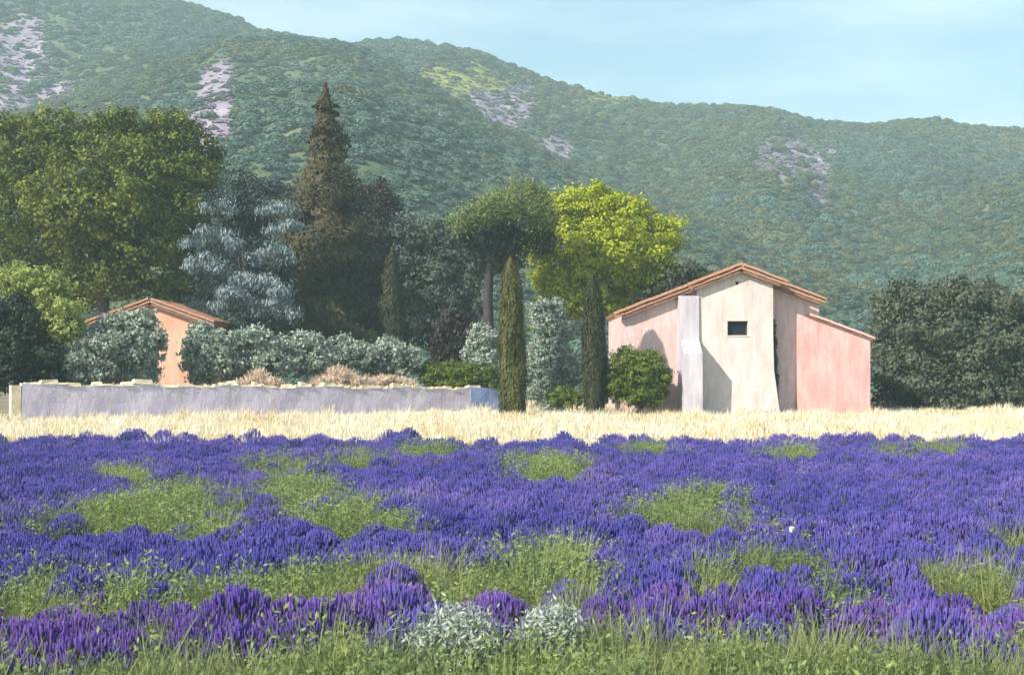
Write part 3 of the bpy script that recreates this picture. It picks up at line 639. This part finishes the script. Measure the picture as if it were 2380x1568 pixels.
for lobes, lab in ol:
    px = lobes[0][0]; dd = wall_d(px)+3.2
    shrub('olive_bush', lab, 'bush', dd, px, [(a, b, c, e, 0) for a, b, c, e in lobes], 'olive', leaf=.2, clump=.42, per=24, dens=3.6, group='olive bushes behind the wall', align=.45)
shrub('grey_bush', 'pale grey-green bush behind the blue end of the wall', 'bush', wall_d(1120)+3, 1122, [(1120,790,40,36), (1135,840,40,45), (1150,880,30,34), (1105,830,30,30)], 'olive', leaf=.18, clump=.4, per=24, dens=3.6)
shrub('boxwood', 'low bright green flat-topped bush behind the right part of the wall', 'bush', wall_d(1050)+1.6, 1050, [(1010,870,42,28), (1060,865,48,30), (1110,875,45,28), (1040,890,60,20), (1140,890,30,20)], 'bush', leaf=.13, clump=.35, per=26, dens=5)
shrub('smoke_bush', 'dark purple-brown shrub above the low bright green bush', 'shrub', wall_d(1060)+5, 1060, [(1060,760,42,40), (1035,800,34,36), (1080,805,34,36), (1060,840,45,30)], 'brownleaf', leaf=.17, clump=.4, per=24, dens=3.6)
shrub('juniper', 'tall blue-grey juniper between the two cypresses', 'shrub', 74.5, 1285, [(1270,730,42,38), (1290,770,46,34), (1280,820,52,45), (1300,870,52,45), (1270,900,48,48), (1305,930,44,36), (1250,850,26,60)], 'olive', leaf=.17, clump=.4, per=24, dens=3.6, align=.45)
shrub('box_ball', 'small low green bush at the foot of the shorter cypress', 'bush', 71.6, 1310, [(1300,922,30,24), (1330,925,26,22)], 'bush', leaf=.11, clump=.25, per=24, dens=9)
shrub('laurel_bush', 'round bush with bright green top against the pink barn wall', 'bush', 72, 1478, [(1450,850,48,42), (1500,850,45,38), (1530,880,28,36), (1470,895,62,46,-.2), (1500,915,50,30,-.2), (1425,880,28,40)], 'bush', leaf=.13, clump=.32, per=28, dens=6, stem=.1)
shrub('corner_leaf_strip', 'thin dark green vine up the inner corner of the barn', 'leafage', 73.95, 1797, [(1795,760,5,18), (1796,800,6,26), (1797,845,7,28), (1798,890,8,30), (1798,935,8,30)], 'darkgreen', leaf=.1, clump=.12, per=18, dens=38, stem=.03, sub=0)  # narrow strip of dark leaves filling the slit in this corner

# pale dry tussocks behind the wall
for px, lobes, lab in ((605, [(600,882,26,22), (625,895,34,16), (575,896,26,14)], 'small pinkish tussock of dry grass on the wall line, left of the middle'),
                       (795, [(785,878,34,24), (815,892,44,18), (750,896,40,15)], 'largest pinkish tussock of dry grass, on the wall line below the round dark tree'),
                       (905, [(900,890,46,15), (940,896,30,12)], 'low pale tussock of dry grass beside the low bright green bush')):
    shrub('dry_tussock', lab, 'dry grass', wall_d(px)+1.0, px, lobes, 'strawheap', leaf=.3, clump=.22, per=24, dens=11, stem=.04, aspect=.12, align=.3, tdir=(.7, .8), tmix=.7, group='dry tussocks on the wall line', sub=0)

# ------------------------------------------------------------------ lavender field
def lav_meshes(seed, nst, seg=3):
    """lavender bush of one metre scale: flower spikes on stems and a grey-green leaf mound"""
    r = np.random.default_rng(seed)
    a = r.uniform(0, 2*math.pi, nst); q = np.sqrt(r.random(nst))
    rr = q*(.37+.05*np.sin(a*3+seed)); zz = (.56-.33*q**2.0)*r.uniform(.84, 1.08, nst)
    tip = np.stack([rr*np.cos(a), rr*np.sin(a), zz], 1); base = tip*np.array((.32, .32, 0))
    dr = nrm(tip-base+np.array((0, 0, .25))); L = r.uniform(.045, .085, nst); w = r.uniform(.0065, .0105, nst)
    s1 = nrm(np.cross(dr, r.normal(size=(nst, 3)))); s2 = np.cross(dr, s1)
    fl = []; fv = []
    prof = [(0, .55), (.3, 1.0), (.75, .8), (1.0, .12)] if seg == 3 else [(0, .7), (.55, 1.0), (1.0, .15)]
    col = r.random(nst)
    ring = [[tip+dr*(L*(t-.5))[:, None]+(s1*math.cos(k*math.pi*2/4)+s2*math.sin(k*math.pi*2/4))*(w*p)[:, None] for k in range(4)] for t, p in prof]
    for i in range(len(prof)-1):
        for k in range(4):
            fl.append(np.stack([ring[i][k], ring[i][(k+1) % 4], ring[i+1][(k+1) % 4], ring[i+1][k]], 1)); fv.append(np.clip(col+r.normal(size=nst)*.12, 0, 1))
    FL = np.concatenate(fl); FV = np.concatenate(fv)
    sd = nrm(np.cross(tip-base, np.array((0, 0, 1.0))+r.normal(size=(nst, 3))*.3))*.0035
    st = np.stack([base-sd, base+sd, tip+sd, tip-sd], 1)
    n = int(nst*1.1); aa = r.uniform(0, 6.28, n); qq = np.sqrt(r.random(n)); c = np.stack([.36*qq*np.cos(aa), .36*qq*np.sin(aa), (.38-.24*qq**2)*r.uniform(.4, 1.05, n)], 1)
    out = nrm(np.stack([np.cos(aa)*qq, np.sin(aa)*qq, np.full(n, .5)], 1))
    lf = leaf_quads(c, out, .10, .16, .4, nrm(out+np.array((0, 0, .8))), .6, r=r)
    GV = np.concatenate([st, lf]); gv = r.random(len(GV))
    return FL, FV, GV, gv
def px_of(x, y, z): return CX+x/y*F, HY-(z-EYE)/y*F
GREEN = [(300,1112,80,20),(262,1205,95,40),(75,1222,65,20),(400,1182,85,52),(545,1168,65,24),(480,1238,95,26),(690,1140,65,42),(640,1085,60,14),(715,1188,45,16),(845,1072,55,13),(850,1215,95,55),(1290,1100,62,36),(1240,1085,45,22),
 (60,1370,65,50),(170,1402,140,22),(330,1378,60,48),(430,1400,160,28),(560,1392,90,36),(700,1372,100,48),(850,1362,140,50),(1000,1352,150,42),(1200,1335,130,52),(1340,1330,85,62),(1405,1375,60,30),(1150,1385,120,28),
 (1555,1195,75,38),(1625,1165,90,24),(1680,1228,100,17),(1830,1298,120,28),(1905,1300,32,45),(1650,1335,60,34),(1625,1372,34,46),(1935,1372,42,48),(2200,1340,92,38),(2300,1362,85,18),(2362,1235,24,60),(2150,1052,110,10),(1835,1058,65,14),(1500,1060,60,10),(990,1062,70,9)]
PURP = [(150,1490,200,62),(930,1448,88,105),(1500,1405,105,62),(1775,1395,130,66),(2200,1440,180,58),(580,1462,150,38),(1180,1415,80,34),(2010,1440,60,40)]
def cover(px, py):
    """1 green weeds, 0 lavender"""
    nx = (fbm(px/42, py/16, 77, 3)-.5)*120; ny = (fbm(px/50+31, py/18, 78, 3)-.5)*34
    g = np.zeros(px.shape, bool)
    for cx, cy, rx, ry in GREEN: g |= ((px+nx-cx)/(rx*.92))**2+((py+ny-cy)/(ry*.92+1))**2 < 1
    g |= (py+ny) > 1484+14*np.sin(px/160)
    g |= (py > 1385) & (fbm(px/34+11, py/15, 83, 3) > .535)
    for cx, cy, rx, ry in PURP: g &= ~(((px+nx*.5-cx)/rx)**2+((py+ny*.5-cy)/ry)**2 < 1)
    return g
def edge_row(px): return 1020+(fbm(px/45, px*0+.5, 91, 3)-.5)*52     # picture row where lavender gives way to dry grass
st = .44; yy = np.arange(8.6, 44, st*.866); pts = []
for j, y in enumerate(yy):
    w = .40*y+2.5; x = np.arange(-w, w, st)+(st/2 if j % 2 else 0); pts.append(np.stack([x, np.full(len(x), y)], 1))
pts = np.concatenate(pts); pts += rng.normal(size=pts.shape)*.075
lpx, lpy = px_of(pts[:, 0], pts[:, 1], .5)
isg = cover(lpx+rng.normal(size=len(pts))*14, lpy+rng.normal(size=len(pts))*5); far = lpy < edge_row(lpx)
thin = rng.random(len(pts)) < np.clip((1062-lpy)/62, 0, .55)
lav = ~isg & ~far & ~thin
GREYS = [(1062,1482,95,66), (1280,1468,72,50)]
def ground_of(px, py, z): d = (EYE-z)*F/(py-HY); return np.array(((px-CX)/F*d, d))
gs = [(np.array(((a-CX)/F*q, q)), r_*q/F) for (a, b, r_, c), q in zip(GREYS, (10.4, 10.9))]
for g, r_ in gs: lav &= np.hypot(pts[:, 0]-g[0], pts[:, 1]-g[1]) > r_+.15
LP = pts[lav]; lx, ly = lpx[lav], lpy[lav]
near = [lav_meshes(s, 780) for s in (1, 2, 3, 4)]; mid = [lav_meshes(s+20, 420, 2) for s in (1, 2, 3)]
def one_mesh(t, nm):
    FL, FV, GV, gv = t; me = quad_mesh(nm, np.concatenate([FL, GV]), {'v': np.concatenate([FV, gv])}, np.concatenate([np.zeros(len(FL)), np.ones(len(GV))])); me.materials.append(M['lavender']); me.materials.append(M['lavfol']); return me
def hsc(x, y): return .86+.34*fbm(np.asarray(x)*.55, np.asarray(y)*.55, 66, 2)
part_fl = []; part_gr = []; part_vi = []
for FL, FV, GV, gv in near:
    me = quad_mesh('flower_spikes', FL, {'v': FV}); me.materials.append(M['lavender']); part_fl.append(me); me = me.copy(); me.materials.clear(); me.materials.append(M['violet']); part_vi.append(me)
    me = quad_mesh('leaves', GV, {'v': gv}); me.materials.append(M['lavfol']); part_gr.append(me)
inview = (lx > -30) & (lx < 2410) & (ly < 1600)
order = np.argsort(LP[:, 1]); order = order[inview[order]][:260]; solo = np.zeros(len(LP), bool); solo[order] = True
special = {}
for cx, cy, lab in ((930,1440,'deep purple lavender bush left of the larger silver shrub'), (1500,1420,'bright violet lavender bush right of the smaller silver shrub'), (1770,1400,'round dark-purple lavender bush in the green strip below the barn'),
                    (2200,1445,'lavender bush at the right front corner of the field, below the green patch'), (100,1500,'lavender bush at the lower left corner of the field'), (570,1455,'lavender bush in the front green strip, left of the middle')):
    k = order[np.argmin(np.hypot(lx[order]-cx, ly[order]-cy))]; special[k] = lab
for k in order:
    v = int(rng.integers(4)); z = float(hsc(LP[k, 0], LP[k, 1])*rng.uniform(.85, 1.12)); vio = ly[k] > 1375 and rng.random() < .8; lab = special.get(k, 'warm purple lavender bush in the foremost rows among the green grass' if vio else 'blue-violet lavender bush in bloom in the front part of the field')
    o = empty('lavender_bush', (LP[k, 0], LP[k, 1], -.02), lab, 'lavender', 'purple lavender bushes in the foremost rows' if vio else 'blue-violet lavender bushes in the front part'); o.rotation_euler.z = float(rng.uniform(0, 6.28)); s = z*(1.18 if k in special else 1); o.scale = (s, s, s)
    for nm, me in (('flower_spikes', (part_vi if vio else part_fl)[v]), ('leaves', part_gr[v])):
        c = bpy.data.objects.new(nm, me); C.objects.link(c); c.parent = o; c['kind'] = 'stuff'
rest = ~solo; RP = LP[rest]; m = len(RP)
T = [template('lavender_shape', one_mesh(t, 'lavender_shape')) for t in near+mid]
tid = np.where(RP[:, 1] < 19, rng.integers(0, 4, m), 4+rng.integers(0, 3, m)); s = rng.uniform(.85, 1.12, m)*hsc(RP[:, 0], RP[:, 1])
scatter('lavender_field', np.column_stack([RP, np.full(m, -.02)]), np.stack([s, s, s*rng.uniform(.9, 1.1, m)], 1), rng.uniform(0, 6.28, m), tid, T, 'wide blue-violet field of lavender in bloom', 'lavender')

# green weeds and grass between the lavender
def tuft(seed, n, h, w, spread, mat, lean=.45, leafy=False):
    r = np.random.default_rng(seed); a = r.uniform(0, 6.28, n); rr = spread*np.sqrt(r.random(n)); b = np.stack([rr*np.cos(a), rr*np.sin(a), np.zeros(n)], 1)
    a2 = a+r.normal(size=n)*.8; ln = r.uniform(.1, 1, n)*lean; H = h*r.uniform(.55, 1.1, n)
    up = np.stack([np.cos(a2)*ln, np.sin(a2)*ln, np.ones(n)], 1); mid_ = b+up*(H*.55)[:, None]; tip = b+np.stack([np.cos(a2)*ln*1.9, np.sin(a2)*ln*1.9, np.ones(n)], 1)*H[:, None]
    sd = np.stack([-np.sin(a2+r.normal(size=n)*.8), np.cos(a2), np.zeros(n)], 1)*w
    Q = [np.stack([b-sd*.6, b+sd*.6, mid_+sd, mid_-sd], 1), np.stack([mid_-sd, mid_+sd, tip+sd*.12, tip-sd*.12], 1)]; v = np.tile(r.random(n), 2)
    if leafy:
        k = n*9; t = r.random(k); i = r.integers(0, n, k); c = b[i]+(tip-b)[i]*t[:, None]+r.normal(size=(k, 3))*.035
        Q.append(leaf_quads(c, nrm(np.stack([np.cos(a[i]), np.sin(a[i]), np.full(k, .8)], 1)), .048, .4, .4, r=r)); v = np.concatenate([v, r.random(k)])
    me = quad_mesh('tuft_shape', np.concatenate(Q), {'v': v}); me.materials.append(M[mat]); return template('tuft_shape', me)
WT = [tuft(1, 60, .60, .005, .17, 'weed', .35, True), tuft(2, 60, .54, .005, .19, 'weed', .5, True), tuft(3, 110, .58, .0045, .15, 'grassg', .45), tuft(4, 110, .46, .005, .17, 'grassg', .55)]
nW = 30000; y = np.sqrt(rng.uniform(8.4**2, 43.5**2, nW)); x = rng.uniform(-1, 1, nW)*(.40*y+2); wx, wy = px_of(x, y, .45)
g = cover(wx+rng.normal(size=nW)*16, wy+rng.normal(size=nW)*6); low = rng.random(nW) < .06
k = (g & (rng.random(nW) < .95)) | (~g & low)
far = wy < edge_row(wx); k &= ~far
for gpos, r_ in gs: k &= np.hypot(x-gpos[0], (y-gpos[1]+.3)*.7) > r_*.9
x, y, g = x[k], y[k], g[k]; m = len(x); s = np.where(g, rng.uniform(.75, 1.25, m), rng.uniform(.6, .9, m))
pat = fbm(x*.9, y*.5, 55, 2); tid = np.where(rng.random(m) < np.clip((pat-.25)*2, .15, .85), rng.integers(0, 2, m), rng.integers(2, 4, m))
scatter('weeds', np.column_stack([x, y, np.zeros(m)]), np.stack([s, s, s*rng.uniform(.8, 1.15, m)], 1), rng.uniform(0, 6.28, m), tid, WT, 'green weeds and grass in patches between the lavender', 'weeds')

# the two silver shrubs at the front
for (gpos, r_), lab, (a, b, rw, rh) in zip(gs, ('larger silver-grey wormwood shrub at the bottom centre', 'smaller silver-grey wormwood shrub right of the larger one'), GREYS):
    d = gpos[1]; shrub('wormwood', lab, 'shrub', d, a, [(a, b-20, rw*.66, rh*.8, 0), (a-rw*.5, b+8, rw*.5, rh*.8, 0), (a+rw*.5, b, rw*.5, rh*.8, 0), (a, b+45, rw*.9, rh*1.1, .05)], 'silver', leaf=.055, clump=.10, per=22, dens=110, stem=.02, aspect=.28, align=.35, tdir=(.6, .8), tmix=.5, sub=0)

# dry grass strip between lavender and buildings
DG = [tuft(11, 44, .30, .007, .17, 'straw', .45), tuft(12, 44, .24, .008, .19, 'straw', .6), tuft(13, 40, .36, .006, .15, 'straw', .35)]
nD = 60000; y = np.sqrt(rng.uniform(33**2, 92**2, nD)); x = rng.uniform(-1, 1, nD)*(.40*y+2); wx, wy = px_of(x, y, .3)
e = edge_row(wx); k = (wy < e) | ((wy < e+52) & (rng.random(nD) < .28*(1-(wy-e)/52)))
wd = np.array([wall_d(q) for q in np.clip(wx, 22, 1172)]); k &= ~((wx < 1175) & (y > wd-.25)) & ~((x > 5.6) & (x < 19) & (y > 74.1)) & ~((x > 9.6) & (x < 14) & (y > 72.7)) & ~((x > 8.6) & (x < 9.8) & (y > 71.4))
x, y = x[k], y[k]; m = len(x); s = rng.uniform(.75, 1.3, m)*(.5+1.0*fbm(x*.35, y*.35, 12, 3))*np.where(rng.random(m) < .06, 1.55, .66)
scatter('dry_grass', np.column_stack([x, y, np.zeros(m)]), np.stack([s, s, s*rng.uniform(.7, 1.2, m)*np.where(y > 66, .8, 1)], 1), rng.uniform(0, 6.28, m), rng.integers(0, 3, m), DG, 'sunlit cream and ochre dry grass strip beyond the lavender', 'dry grass')

# one white bloom in the lavender
gp = ground_of(1840, 1243, .62); root = empty('white_flower', (gp[0], gp[1], 0), 'single white flower standing out of the lavender on the right', 'flower')
mb = MB(); mb.tube([(gp[0], gp[1], 0), (gp[0]+.01, gp[1], .4), (gp[0], gp[1], .64)], [.006, .005, .004], 5); mb.build('stem', M['lavfol'], root)
mw, n_, l_, b_ = newmat('white_petal'); b_.inputs['Base Color'].default_value = (.85, .85, .82, 1); b_.inputs['Roughness'].default_value = .6
pet = MB(); pv = [(0, 0, 0), (.022, .02, .01), (.026, .055, .03), (0, .075, .045), (-.026, .055, .03), (-.022, .02, .01)]; pet.add(pv, [(0, 1, 2, 3), (0, 3, 4, 5)]); pm = pet.mesh('petal'); pm.materials.append(mw)
for k in range(6):
    o = bpy.data.objects.new('petal', pm); C.objects.link(o); o.parent = root; o.location = (0, 0, .64); o.rotation_euler = (.75, 0, k*math.pi/3)

# ------------------------------------------------------------------ haze
mb = MB(); mb.box(-1650, 1650, -300, 1650, -2.5, 215)
mh = bpy.data.materials.new('haze'); mh.use_nodes = True; hn = mh.node_tree.nodes; hn.clear(); ho = hn.new('ShaderNodeOutputMaterial'); pv_ = hn.new('ShaderNodeVolumePrincipled')
pv_.inputs['Color'].default_value = (.64, .88, .90, 1); pv_.inputs['Density'].default_value = 0.00082; mh.node_tree.links.new(pv_.outputs[0], ho.inputs['Volume'])
hz_ = mb.build('haze', mh); tag(hz_, 'thin blue-green haze over the hills', 'haze', kind='stuff')
